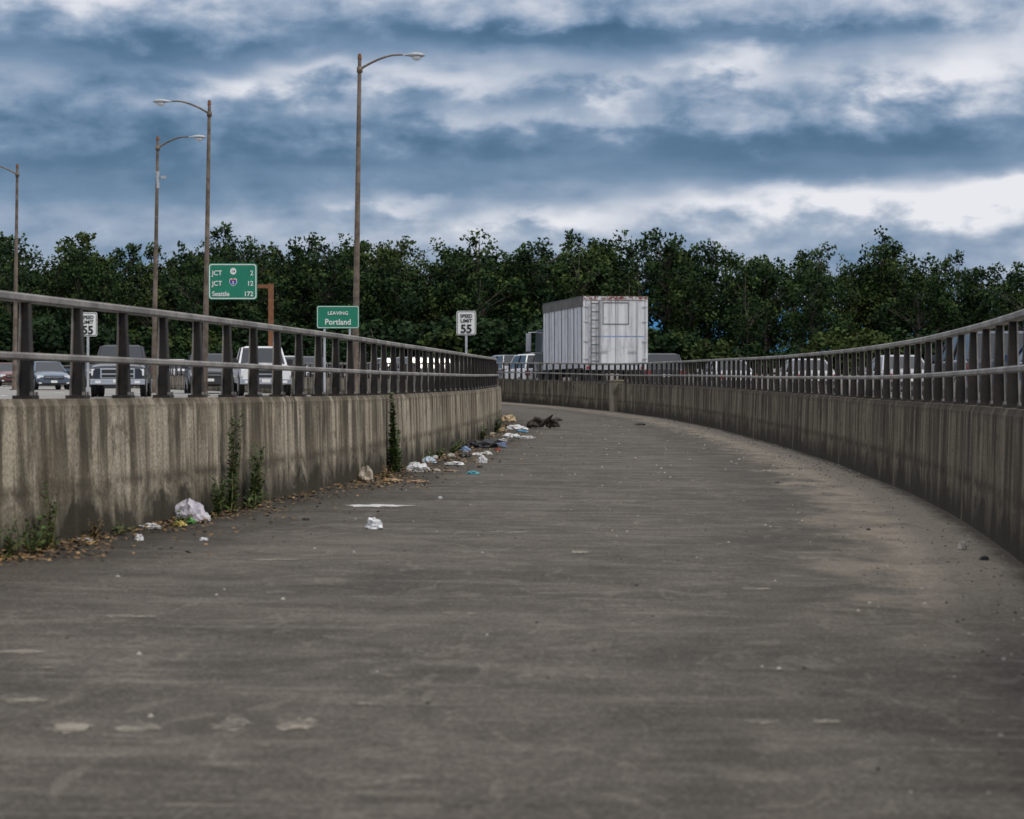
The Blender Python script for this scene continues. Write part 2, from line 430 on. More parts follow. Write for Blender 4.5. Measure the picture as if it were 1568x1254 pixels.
# ---------------------------------------------------------------- trees
leafA=leaf_material('foliage_cottonwood',(.009,.022,.009),(.027,.056,.018),(.082,.122,.034))
bark=simple('bark',(.10,.085,.07),.9,0,.3,4)
def tree_mesh(seed,H,rad=3.0,dens=1.0,low=.06,tops=3,ls=1.0,tm=1.0,sp=1.0):
    r=np.random.default_rng(seed); mb=MB()
    lean=r.normal(0,.25,2)
    def axis(t): return np.array([lean[0]*t*t*1.5,lean[1]*t*t*1.5,H*t])
    mb.tube([axis(t) for t in (0,.2,.45,.7,.86)],[.26,.2,.14,.08,.03],bark,6)
    V=[];Fc=[];tint=[]
    leaders=[]
    for i in range(tops):
        a=r.uniform(0,6.28); q=(0 if i==0 else r.uniform(.4,.75)*rad)
        leaders.append((math.cos(a)*q,math.sin(a)*q,(1 if i==0 else r.uniform(.80,.98)),rad*(r.uniform(.55,.78) if tops>1 else .95)))
    nc=int(72*dens)
    for c in range(nc):
        lx_,ly_,lt,lr=leaders[c%tops]
        t=r.random()**.66
        env=lr*math.sqrt(max(.06,1-abs(2*t-1.0)**2.6*.82))
        ang=r.random()*2*math.pi; rr=env*math.sqrt(r.random())
        z=H*(low+(lt-low-.05)*t)
        z-=max(0,t-.8)*rr*1.6
        ctr=axis(t)*np.array([1,1,0])+np.array([lx_*min(1,t*2)+math.cos(ang)*rr,ly_*min(1,t*2)+math.sin(ang)*rr,z])
        if c%3==0:
            b0=axis(max(0.04,z/H-.16)); mb.tube([b0,(b0+ctr)/2+np.array([0,0,.1]),ctr],[.07,.05,.02],bark,4,cap=False)
        cr=r.uniform(.55,1.25)*(1.0 if t<.8 else .85)
        nl=int(62*cr**1.4)
        ct=r.random()**1.2
        d=r.normal(size=(nl,3)); d/=np.linalg.norm(d,axis=1)[:,None]
        p=ctr+d*(cr*r.random(nl)**.45)[:,None]*np.array([1,1,r.uniform(.8,1.3)])
        for q in range(nl):
            a=r.normal(size=3); a/=np.linalg.norm(a); b=np.cross(a,r.normal(size=3)); b/=np.linalg.norm(b)
            s=r.uniform(.09,.24)*ls
            o=len(V); w=s*.68
            V+= [p[q]-a*s,p[q]+b*w,p[q]+a*s,p[q]-b*w]; Fc.append((o,o+1,o+2,o+3))
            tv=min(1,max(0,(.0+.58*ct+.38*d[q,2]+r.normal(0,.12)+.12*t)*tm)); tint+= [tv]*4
    nb=len(mb.v)
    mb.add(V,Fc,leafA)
    me=bpy.data.meshes.new('tree'); me.from_pydata(mb.v,[],mb.f)
    for mt in mb.mats: me.materials.append(mt)
    me.polygons.foreach_set('material_index',mb.m)
    at=me.attributes.new('tint','FLOAT','POINT'); at.data.foreach_set('value',np.array([.3]*nb+tint,dtype=np.float32))
    me.update(); return me
variants=[tree_mesh(10+i,16,rad=[3.6,3.0,4.4,3.2,2.6,3.5,4.8,3.8,2.8][i],dens=[1.2,1.0,1.6,1.1,.8,1.2,1.8,1.3,.8][i],tops=[3,2,5,3,1,4,6,4,2][i]) for i in range(9)]
sparse=[tree_mesh(50+i,16,rad=2.6,dens=.5,tops=3) for i in range(2)]
shrub=[tree_mesh(80+i,7,rad=3.4,dens=.95,low=.0,tops=4,ls=1.15,tm=.6) for i in range(3)]
sil=[(-300,350),(0,350),(20,336),(55,384),(85,374),(125,346),(165,376),(200,364),(240,364),(300,350),(350,332),(400,350),(430,376),(460,342),(500,356),(535,362),(600,348),(645,392),(690,376),(735,344),(775,372),(810,350),(870,343),(930,352),(962,400),(980,358),(1025,334),(1080,358),(1140,392),(1170,376),(1240,366),(1300,374),(1322,396),(1345,338),(1400,370),(1440,390),(1470,376),(1530,386),(1700,370),(1900,350)]
sxp=[a for a,b in sil]; syp=[b for a,b in sil]
trow=empty('distant_tree_row')
def put(me,x,y,s,w=1.0):
    o=bpy.data.objects.new('tree_part',me); COL.objects.link(o); o.parent=trow
    o.location=(x,y,EYE+float(np.interp(y,[0,150,230,400],[-1.7,-1.3,-.6,-.4]))); o.rotation_euler=(0,0,random.uniform(0,6.28)); o.scale=(s*w,s*w,s)
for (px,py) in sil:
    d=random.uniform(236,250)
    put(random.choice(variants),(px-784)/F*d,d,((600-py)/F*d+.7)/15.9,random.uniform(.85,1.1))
def fill(d0,d1,step,k0,k1,xlim=(-220,1800),den=None,vs=variants,w=(.9,1.2)):
    px=xlim[0]
    while px<xlim[1]:
        px+=step*random.uniform(.7,1.3)
        if den and random.random()>den(px): continue
        d=random.uniform(d0,d1); py=np.interp(px,sxp,syp)
        h=(600-py)*random.uniform(k0,k1)
        put(random.choice(vs),(px-784)/F*d,d,(h/F*d+.7)/15.9,random.uniform(*w))
def notch(px): return not (958<px<1000 or 1180<px<1225 or 1415<px<1445)
fill(232,246,38,.76,.98,den=lambda x:(1 if x<930 else .9) if notch(x) else 0)
fill(252,266,38,.82,1.0,den=lambda x:(1 if x<930 else .7) if notch(x) else 0)
fill(275,300,44,.80,.98,den=lambda x:1 if x<930 else .1)
px=-220
while px<1800:
    px+=random.uniform(26,36)
    for d in (random.uniform(224,232),random.uniform(262,280)):
        s=random.uniform(.8,1.35)*d/250
        if px>930:
            if d>260: continue
            s*=.85
        put(random.choice(shrub),(px+random.uniform(-10,10)-784)/F*d,d,s,1.3)

# ---------------------------------------------------------------- street lamps
def lamp(px_base,px_top,py_top,d,arm_px,side,z0=None,camera=False):
    x0=(px_base-784)/F*d; x1=(px_top-784)/F*d; zt=(600-py_top)/F*d+EYE
    zb=hz(d)-.3
    xb=x0
    e=empty('street_lamp',(xb,d,0))
    L=x1-xb
    mb=MB()
    hh=zt-zb
    mb.tube([(0,0,zb),(L*.5,0,zb+hh*.5),(L,0,zt)],[.125,.095,.062],M['pole'],12)
    mb.tube([(L,0,zt-.02),(L,0,zt+.16)],[.08,.05],M['rustp'],10)
    mb.box((-.2,-.2,zb),(.2,.2,zb+.35),M['pole'])
    mb.obj('pole',e,smooth=False)
    mb=MB(); A=arm_px/F*d
    pts=[];
    for i in range(11):
        t=i/10
        pts.append((L+side*A*t,0,zt-.38+.52*math.sin(t*math.pi*.55)**.9 - .10*max(0,t-.7)))
    mb.tube(pts,[.042-.014*i/10 for i in range(11)],M['pole'],8)
    mb.tube([(L,0,zt-.48),(L,0,zt-.28)],[.10,.10],M['pole'],10)
    mb.obj('arm',e,smooth=True)
    ex,ez=pts[-1][0],pts[-1][2]
    mb=MB()
    secs=[(-.14,.035,.0),(.0,.07,.01),(.14,.13,.02),(.34,.16,.02),(.52,.13,.01),(.62,.05,0)]
    vs=[];fs=[];n=12
    for (u,rw,zo) in secs:
        for j in range(n):
            q=2*math.pi*j/n; vs.append((ex+side*u,rw*math.cos(q),ez+zo+rw*.55*math.sin(q)))
    for i in range(len(secs)-1):
        for j in range(n): fs.append((i*n+j,i*n+(j+1)%n,(i+1)*n+(j+1)%n,(i+1)*n+j))
    fs+= [tuple(range(n)),tuple((len(secs)-1)*n+j for j in range(n))]
    mb.add(vs,fs,M['lampm'])
    vs=[];fs=[]
    for i in range(4):
        f=i/3; rr=.135*math.cos(f*1.4)
        for j in range(n):
            q=2*math.pi*j/n; vs.append((ex+side*.33+rr*1.3*math.cos(q),rr*math.sin(q),ez-.05-.13*math.sin(f*1.4)))
    for i in range(3):
        for j in range(n): fs.append((i*n+j,i*n+(j+1)%n,(i+1)*n+(j+1)%n,(i+1)*n+j))
    fs.append(tuple(3*n+j for j in range(n)))
    mb.add(vs,fs,M['lens'])
    mb.obj('luminaire',e,smooth=True)
    if camera:
        mb=MB(); zc=(600-273)/F*d+EYE; xx=L*.83
        mb.tube([(xx,0,zc),(xx+.3,0,zc+.02)],[.02,.02],M['pole'],6)
        mb.box((xx+.18,-.1,zc-.02),(xx+.38,.1,zc+.1),M['lampm']); mb.tube([(xx+.02,0,zc-.45),(xx+.02,0,zc+.3)],[.085,.085],M['lampm'],8)
        mb.obj('traffic_camera',e)
lamp(543,551,90,82,72,1)
lamp(313,321,160,95,62,-1)
lamp(235,242,214,107,52,1,camera=True)
lamp(22,27,256,122,52,-1)

# ---------------------------------------------------------------- signs
def text(s,size,x,z,mat,par,align='LEFT',y=-.012,sx=1,bold=.018):
    cu=bpy.data.curves.new('t','FONT'); cu.body=s; cu.size=size; cu.align_x=align; cu.extrude=.002; cu.offset=size*bold
    ob=bpy.data.objects.new('t',cu); COL.objects.link(ob)
    dg=bpy.context.evaluated_depsgraph_get(); me=bpy.data.meshes.new_from_object(ob.evaluated_get(dg))
    bpy.data.objects.remove(ob)
    me.materials.clear(); me.materials.append(mat)
    o=bpy.data.objects.new('lettering',me); COL.objects.link(o); o.parent=par
    o.rotation_euler=(R(90),0,0); o.location=(x,y,z); o.scale=(sx,1,1)
def rrect(w,h,r,n=5):
    pts=[]
    for cx,cz,a0 in ((w/2-r,h/2-r,0),(-w/2+r,h/2-r,90),(-w/2+r,-h/2+r,180),(w/2-r,-h/2+r,270)):
        for i in range(n+1):
            a=R(a0+90*i/n); pts.append((cx+r*math.cos(a),cz+r*math.sin(a)))
    return pts
def plate(mb,w,h,r,y,mat,th=.006,back=None):
    p=rrect(w,h,r); n=len(p)
    vs=[(a,y,b) for a,b in p]+[(a,y+th,b) for a,b in p]
    mb.add(vs,[tuple(range(n))],mat); 
    mb.add(vs,[tuple(range(2*n-1,n-1,-1))]+[(i,i+n,(i+1)%n+n,(i+1)%n) for i in range(n)],M['lampm'])
def sign(name,px0,px1,py0,py1,d,bg,border,posts,yaw=0):
    s=d/F; w=(px1-px0)*s; h=(py1-py0)*s
    x=((px0+px1)/2-784)*s; z=(600-(py0+py1)/2)*s+EYE
    e=empty(name,(x,d,z),yaw)
    mb=MB(); plate(mb,w,h,.09*h,0,bg)
    ir=rrect(w-.05*h,h-.05*h,.075*h); ii=rrect(w-.10*h,h-.10*h,.06*h); n=len(ir)
    mb.add([(a,-.0045,b) for a,b in ir]+[(a,-.0045,b) for a,b in ii],[(i,(i+1)%n,(i+1)%n+n,i+n) for i in range(n)],border)
    mb.obj('panel',e)
    mb=MB()
    for pxo in posts:
        mb.box((pxo-.035,.012,hz(d)-z-.5),(pxo+.035,.07,h/2-.05),M['lampm'])
    if posts: mb.obj('post',e)
    return e,w,h
e,w,h=sign('highway_distance_sign',319,394,403,459,93.6,M['green'],M['white'],[],R(2))
W_=M['white']
for i,(a,b) in enumerate((('JCT','2'),('JCT','12'),('Seattle','172'))):
    z=h*(.22-.285*i)-.07
    text(a,.26,-w*.42,z,W_,e,sx=.95,bold=.014)
    text(b,.26,w*.42,z,W_,e,'RIGHT',sx=.95,bold=.014)
mb=MB()
n=20; zc=h*.28
mb.add([(.12*math.cos(2*math.pi*i/n)+.02,-.008,zc+.13*math.sin(2*math.pi*i/n)) for i in range(n)],[tuple(range(n))],W_)
sh=[(-.14,.10),(-.08,.14),(0,.11),(.08,.14),(.14,.10),(.15,-.02),(.08,-.12),(0,-.17),(-.08,-.12),(-.15,-.02)]
zc2=-.015
mb.add([(a+.02,-.008,zc2+b) for a,b in sh][::-1],[tuple(range(len(sh)))],W_)
mb.add([(a*.85+.02,-.011,zc2+b*.8-.01) for a,b in sh],[tuple(range(len(sh)))],M['blue'])
mb.add([(-.10,-.014,zc2+.055),(.14,-.014,zc2+.055),(.12,-.014,zc2+.10),(-.08,-.014,zc2+.10)],[(0,1,2,3)],M['red'])
mb.obj('route_shields',e)
text('14',.14,.02,h*.28-.05,M['black'],e,'CENTER'); text('5',.17,.02,zc2-.09,W_,e,'CENTER',y=-.016)
mb=MB(); mb.box((w/2-.02,.02,-.26),(w/2+.42,.14,-.12),M['rustp'])
mb.box((w/2+.42,.02,-3.6),(w/2+.62,.2,-.08),M['rustp']); mb.box((-w/2+.2,.02,-.2),(w/2-.02,.06,-.14),M['lampm']); mb.obj('bracket_post',e,bevel=.01)
e,w,h=sign('city_limit_sign',485,550,468,503,81.4,M['green'],M['white'],[-.45,.40],R(1))
text('LEAVING',.165,0,h*.10,W_,e,'CENTER',sx=1.05,bold=.014); text('Portland',.27,0,-h*.33,W_,e,'CENTER',sx=.95,bold=.014)
for a,b,d in ((120,149,76),(699,729,75.5)):
    e,w,h=sign('speed_limit_sign',a,b,478 if a<200 else 476,515 if a<200 else 513,d,M['white'],M['black'],[0])
    text('SPEED',.155,0,h*.22,M['black'],e,'CENTER',sx=.9,bold=.02); text('LIMIT',.155,0,h*.02,M['black'],e,'CENTER',bold=.02); text('55',.36,0,-h*.40,M['black'],e,'CENTER',bold=.03)

# ---------------------------------------------------------------- vehicles
def wheels(mb,yf,yr,w,r,tw=.22):
    for y in (yf,yr):
        for s in (-1,1):
            x0=s*(w-tw); x1=s*(w+.005)
            mb.tube([(x0,y,r),(x0+s*.02,y,r),(x1-s*.03,y,r),(x1,y,r)],[r*.9,r,r,r*.9],M['tyre'],20)
            mb.tube([(x1,y,r),(x1+s*.012,y,r)],[r*.62,r*.55],M['rim'],14)
            mb.tube([(s*(w-.05),y,r+.02),(s*(w+.0),y,r+.02)],[r*1.17,r*1.17],M['trim'],20)
def loft(mb,st,mat,nx=6):
    vs=[];fs=[]
    for (y,w,zl,zs,zc) in st:
        m=(zl+zs)/2
        sec=[(0,zl),(w*.82,zl),(w*.95,zl+.06),(w,m),(w*.985,zs-.05),(w*.93,zs+.0),(w*.6,zs+(zc-zs)*.75),(0,zc)]
        full=sec+[(-a,b) for a,b in sec[-2:0:-1]]
        for a,b in full: vs.append((a,y,b))
    n=len(full)
    for i in range(len(st)-1):
        for j in range(n): fs.append((i*n+j,i*n+(j+1)%n,(i+1)*n+(j+1)%n,(i+1)*n+j))
    fs+=[tuple(range(n)),tuple((len(st)-1)*n+j for j in range(n-1,-1,-1))]
    mb.add(vs,fs,mat)
def cabin(mb,yb0,yr0,yr1,yb1,wb,wr,zb,zr,paint,pill=.07,bp=(0.0,)):
    b=[(-wb,yb0,zb),(wb,yb0,zb),(wb,yb1,zb),(-wb,yb1,zb)]; r=[(-wr,yr0,zr),(wr,yr0,zr),(wr,yr1,zr),(-wr,yr1,zr)]
    mb.add(b+r,[(0,1,5,4),(1,2,6,5),(2,3,7,6),(3,0,4,7)],M['glass'])
    g=.03
    mb.add([(-wr-g,yr0-g,zr-.02),(wr+g,yr0-g,zr-.02),(wr+g,yr1+g,zr-.02),(-wr-g,yr1+g,zr-.02),
            (-wr*.8,yr0+.12,zr+.055),(wr*.8,yr0+.12,zr+.055),(wr*.8,yr1-.12,zr+.055),(-wr*.8,yr1-.12,zr+.055)],
           [(3,2,1,0),(4,5,6,7),(0,1,5,4),(1,2,6,5),(2,3,7,6),(3,0,4,7)],paint)
    for i in range(4):
        mb.tube([Vector(b[i])*1.0,Vector(r[i])],[pill*.7,pill*.55],paint,6)
    for t in bp:
        for s in (-1,1):
            mb.tube([(s*wb,yb0+(yb1-yb0)*(.5+t),zb),(s*wr,yr0+(yr1-yr0)*(.5+t),zr)],[.05,.045],M['trim'],6)
def vehicle(name,kind,c,px,d,yaw,dz=0):
    paint=car_paint(c)
    x=(px-784)/F*d
    e=empty(name,(x,d,hz(d)+.012+dz),R(yaw))
    mb=MB()
    if kind=='sedan':
        w=.9; st=[(-2.3,.74,.42,.78,.84),(-2.22,.84,.28,.86,.96),(-1.6,.89,.22,.92,1.0),(-.6,.9,.2,.92,.95),(.8,.9,.2,.90,.96),(1.5,.88,.22,.80,.9),(2.05,.84,.24,.68,.76),(2.25,.72,.34,.58,.62)]
        cab=(-1.75,-1.0,.15,1.0,.80,.60,.90,1.40); ws=(1.4,-1.35,.33); fy,gz=2.2,.55
    elif kind=='suv':
        w=.96; st=[(-2.35,.82,.5,.95,1.0),(-2.28,.92,.35,1.05,1.08),(-1.4,.96,.3,1.08,1.1),(0,.96,.3,1.06,1.08),(1.1,.96,.3,1.04,1.12),(1.9,.93,.3,.98,1.06),(2.25,.88,.35,.88,.94),(2.38,.78,.42,.75,.78)]
        cab=(-2.2,-1.9,.35,1.15,.86,.70,1.04,1.68); ws=(1.45,-1.4,.38); fy,gz=2.33,.72
    else:
        w=1.0; st=[(-2.85,.94,.6,1.16,1.18),(-1.0,.98,.5,1.16,1.18),(-.9,1.0,.45,1.18,1.2),(1.0,1.0,.42,1.2,1.26),(1.2,1.0,.42,1.2,1.28),(2.3,.98,.42,1.14,1.22),(2.75,.95,.45,1.08,1.12),(2.9,.86,.5,.98,1.0)]
        cab=(-.95,-.75,.55,1.15,.90,.74,1.18,1.86); ws=(1.95,-1.8,.42); fy,gz=2.87,.82
    loft(mb,st,paint)
    cabin(mb,*cab,paint)
    body=mb.obj('body',e,bevel=.02)
    mb=MB(); wheels(mb,ws[0],ws[1],w-.01,ws[2]); mb.obj('wheels',e)
    mb=MB()
    if kind=='pickup':
        mb.box((-.62,fy-.05,.66),(.62,fy+.05,1.02),M['chrome']); mb.box((-.57,fy-.02,.69),(.57,fy+.056,.80),M['trim']); mb.box((-.57,fy-.02,.84),(.57,fy+.056,.98),M['trim'])
        for s in (-1,1):
            mb.box((min(s*.66,s*.94),fy-.12,.76),(max(s*.66,s*.94),fy+.02,1.0),M['head'])
            mb.box((min(s*.6,s*.8),fy+.0,.48),(max(s*.6,s*.8),fy+.075,.58),M['head'])
        mb.box((-.98,fy-.12,.44),(.98,fy+.07,.64),M['chrome']); mb.box((-.5,fy-.1,.30),(.5,fy+.05,.43),M['trim'])
        mb.box((-1.0,-2.95,.5),(1.0,-2.82,.64),M['chrome'])
        mb.box((-.85,-2.72,1.165),(.85,-1.1,1.19),M['trim'])
    else:
        gh=.11 if kind=='sedan' else .15
        mb.box((-.5,fy-.1,gz-gh/2),(.5,fy+.055,gz+gh),M['trim']); mb.box((-.46,fy-.1,gz+gh*.3),(.46,fy+.06,gz+gh*.45),M['chrome'])
        mb.box((-.6,fy-.1,gz-.28),(.6,fy+.035,gz-.14),M['trim'])
        for s in (-1,1):
            mb.box((min(s*.52,s*.84),fy-.26,gz+.0),(max(s*.52,s*.84),fy-.0+(.0),gz+.15),M['head'])
            mb.box((min(s*.62,s*.76),fy-.1,gz-.26),(max(s*.62,s*.76),fy+.04,gz-.19),M['head'])
    mb.box((-.16,fy+.06,gz-.22 if kind!='pickup' else .5),(.16,fy+.085,gz-.1 if kind!='pickup' else .62),M['white'])
    yb=st[0][0]
    for s in (-1,1):
        mb.box((min(s*(w-.04),s*(w+.18)),cab[3]-.35,cab[6]+.02),(max(s*(w-.04),s*(w+.18)),cab[3]-.25,cab[6]+(.24 if kind=='pickup' else .16)),paint if kind!='pickup' else M['trim'])
        zt=cab[6]-.2
        mb.box((min(s*(w-.28),s*(w-.06)),yb-.02,zt-.1),(max(s*(w-.28),s*(w-.06)),yb+.12,zt+.12),M['tail'])
        mb.box((min(s*(w-.02),s*(w+.004)),-.05,cab[6]-.14),(max(s*(w-.02),s*(w+.008)),.12,cab[6]-.1),M['trim'])
    mb.box((-.2,yb-.03,cab[6]-.36),(.2,yb+.05,cab[6]-.24),M['white'])
    mb.box((-w*.9,yb-.06,.4),(w*.9,yb+.1,.56),M['trim'])
    mb.obj('trim_and_lights',e,bevel=.012)
    return e
vehicle('pickup_truck','pickup',(.85,.86,.88),399,94,190)
vehicle('pickup_truck','pickup',(.014,.018,.03),187,90,186)
vehicle('car','suv',(.03,.033,.04),318,106,190)
vehicle('car','sedan',(.09,.14,.21),72,124,200)
vehicle('car','suv',(.03,.03,.035),146,142,200)
vehicle('car','suv',(.6,.62,.65),268,165,200)
vehicle('car','sedan',(.14,.03,.03),14,150,200)
vehicle('car','suv',(.55,.56,.58),434,126,194)
vehicle('car','suv',(.12,.13,.15),474,132,196)
vehicle('car','suv',(.78,.80,.83),814,112,14)
vehicle('car','suv',(.03,.04,.06),776,120,16)
vehicle('car','suv',(.03,.035,.045),1000,109,10)
vehicle('car','suv',(.55,.57,.6),590,150,24)
vehicle('car','suv',(.05,.06,.08),625,140,24)
vehicle('car','suv',(.35,.37,.4),655,150,24)
vehicle('car','suv',(.05,.06,.09),1505,58,2)
vehicle('car','sedan',(.02,.05,.12),1630,46,0)
vehicle('car','sedan',(.5,.5,.52),1230,98,8)
vehicle('car','sedan',(.5,.5,.54),1370,82,4)
vehicle('car','sedan',(.5,.5,.54),1110,104,8)

def semi():
    d=97; xl=(893-784)/F*d; xr=(992-784)/F*d
    yaw=R(9.5); zb=hz(d)
    e=empty('semi_trailer_truck',(xl,d,zb),yaw)
    W=(xr-xl)/math.cos(yaw)*1.0; L=9.0; z0=1.15
    z1=(600-453)/F*d+EYE-zb
    T=M['trailer']
    mb=MB(); mb.box((0,.02,z0),(W,L,z1-.03),T)
    mb.box((-.02,-.01,z1-.06),(W+.02,L+.02,z1),M['trim'])
    mb.obj('box',e,bevel=.02)
    mb=MB(); gr=simple('grimy_rail',(.10,.095,.085),.7,0,.5,2); dkrib=simple('rib_dark_grey',(.13,.13,.135),.7,0,.4,2)  # plain dark grey for side ribs, ladder and panel frame
    for s,x0 in ((-1,0),(1,W)):
        a,b=(x0-.025,x0) if s<0 else (x0,x0+.025)
        mb.box((a-.005,0,z1-.42),(b+.005,L,z1-.06),gr)
        mb.box((a,0,z0-.05),(b,L,z0+.14),M['lampm'])
        y=.3; i=0
        while y<L-.1:
            mb.box((a+.004 if s<0 else a,y,z0+.14),(b if s<0 else b-.004,y+(.09 if i%2 else .07),z1-.42),dkrib if i%2==0 else M['lampm'])
            y+=random.choice((.5,.61,.8)); i+=1
    mb.obj('side_panels',e)
    mb=MB(); P=T
    fr=M['lampm']
    mb.box((-.01,-.05,z0-.1),(.09,.02,z1-.02),T); mb.box((W-.09,-.05,z0-.1),(W+.01,.02,z1-.02),T)
    mb.box((.09,-.05,z1-.16),(W-.09,.02,z1-.02),T); mb.box((.09,-.06,z0-.12),(W-.09,.02,z0+.06),fr)
    mb.box((.11,-.03,z0+.08),(W/2-.012,.02,z1-.18),P); mb.box((W/2+.012,-.03,z0+.08),(W-.11,.02,z1-.18),P)
    for x in (.72,W-.42): mb.tube([(x,-.07,z0+.05),(x,-.07,z1-.17)],[.014,.014],fr,6)
    for x in (.66,1.86): mb.box((x,-.10,z0+.62),(x+.36,-.07,z0+.66),fr)
    for z in (z0+.3,z0+1.0,z0+1.8,z0+2.4):
        mb.box((.02,-.075,z),(.2,-.03,z+.04),fr); mb.box((W-.2,-.075,z),(W-.02,-.03,z+.04),fr)
    x0,x1,za,zc=.80,1.84,z1-1.14,z1-.28
    for a in ((x0,za,x1,za+.03),(x0,zc,x1,zc+.03),(x0,za,x0+.025,zc),(x1,za,x1+.025,zc+.03)):
        mb.box((a[0],-.052,a[1]),(a[2],-.031,a[3]),dkrib)
    for x in (.28,.60): mb.box((x,-.14,z0+.05),(x+.04,-.10,z1-.2),dkrib)
    z=z0+.2
    while z<z1-.3: mb.box((.32,-.135,z),(.60,-.105,z+.05),dkrib); z+=.33
    for x in (.3,W/2-.2,W/2,W/2+.2,W-.3): mb.box((x-.05,-.068,z1-.11),(x+.05,-.05,z1-.07),M['tail'])
    for x in (.2,W-.2): mb.box((x-.07,-.085,z0-.09),(x+.07,-.06,z0+.02),M['tail'])
    mb.box((.66,-.036,z0+1.20),(W-.1,-.031,z0+1.245),simple('blue_stripe',(.2,.3,.48),.5,0,.3))
    mb.obj('rear_doors',e,bevel=.006)
    mb=MB(); mb.box((.3,.1,.45),(W-.3,.2,.6),M['trim']); mb.box((.35,.1,.6),(.45,.2,z0),M['trim']); mb.box((W-.45,.1,.6),(W-.35,.2,z0),M['trim'])
    mb.box((.8,.3,.95),(W-.8,L,z0),M['trim'])
    for y in (1.2,2.45,8.4,10.6,13.2):
        for xx in (.02,W-.02-.55):
            mb.tube([(xx,y,.52),(xx+.55,y,.52)],[.51,.51],M['tyre'],20)
            mb.tube([(xx-.01,y,.52),(xx+.56,y,.52)],[.26,.26],M['rim'],12)
    for xx in (.05,W-.65): mb.box((xx,.25,.25),(xx+.6,.27,.95),M['trim'])
    mb.obj('running_gear',e)
    mb=MB(); cp=car_paint((.05,.06,.07))
    mb.box((.1,L+.7,1.0),(W-.1,L+2.9,2.9),cp,taper=.94); mb.box((.35,L+2.9,.9),(W-.35,L+4.6,2.0),cp,taper=.92)
    mb.box((.2,L+2.85,2.05),(W-.2,L+2.95,2.8),M['glass']); mb.box((.4,L-1.0,.8),(W-.4,L+4.3,1.05),M['trim'])
    for s,xx in ((-1,-.33),(1,W+.1)):
        mb.box((xx,L+2.5,1.95),(xx+.23,L+2.62,2.75),M['chrome']); mb.tube([(xx+.1,L+2.56,2.8),(W/2,L+2.6,2.85)],[.02,.02],M['chrome'],6)
        mb.tube([(xx+.1,L+2.56,1.9),(W/2,L+2.6,1.85)],[.02,.02],M['chrome'],6)
    for xx in (.3,W-.3): mb.tube([(xx,L+.55,1),(xx,L+.55,3.2)],[.08,.08],M['chrome'],10)
    mb.obj('tractor_cab',e,bevel=.05)
semi()

# ---------------------------------------------------------------- litter and weeds
def gp(px,py):
    d=20
    for _ in range(30): d=(EYE-gz_((px-784)/F*d,d))*F/(py-600)
    return (px-784)/F*d,d
def crumple(name,px,py,wpx,hpx,c,seed,flat=1.0,shiny=.5):
    if wpx>9: wpx*=.86; hpx*=.88
    x,d=gp(px,py); s=d/F; r=np.random.default_rng(seed)
    import bmesh
    bm=bmesh.new(); bmesh.ops.create_icosphere(bm,subdivisions=3,radius=1)
    k=[r.normal(size=3)*1.6 for _ in range(7)]; ph=r.random(7)*6
    for v in bm.verts:
        n=np.array(v.co); q=0
        for a,b in zip(k,ph): q+=abs(math.sin(a.dot(n)*1.7+b))
        q=.45+.2*(q-3.5)+r.normal(0,.06)+.35
        v.co=Vector((n[0]*q*wpx*s/2*1.15,n[1]*q*wpx*s/2*.8,max(-.15,n[2]*q)*hpx*s*.75*flat))
    zmin=min(v.co.z for v in bm.verts)
    for v in bm.verts: v.co.z-=zmin-.002
    me=bpy.data.meshes.new(name); bm.to_mesh(me); bm.free(); me.materials.append(simple(name,c,shiny,0,.3,30))
    x=max(x,lx(d)+wpx*s*.55)
    o=bpy.data.objects.new(name,me); COL.objects.link(o); o.location=(x,d,gz_(x,d)); o.rotation_euler=(0,0,r.uniform(-.4,.4)+(3.14 if r.random()<.5 else 0))
W1=(.62,.63,.64)
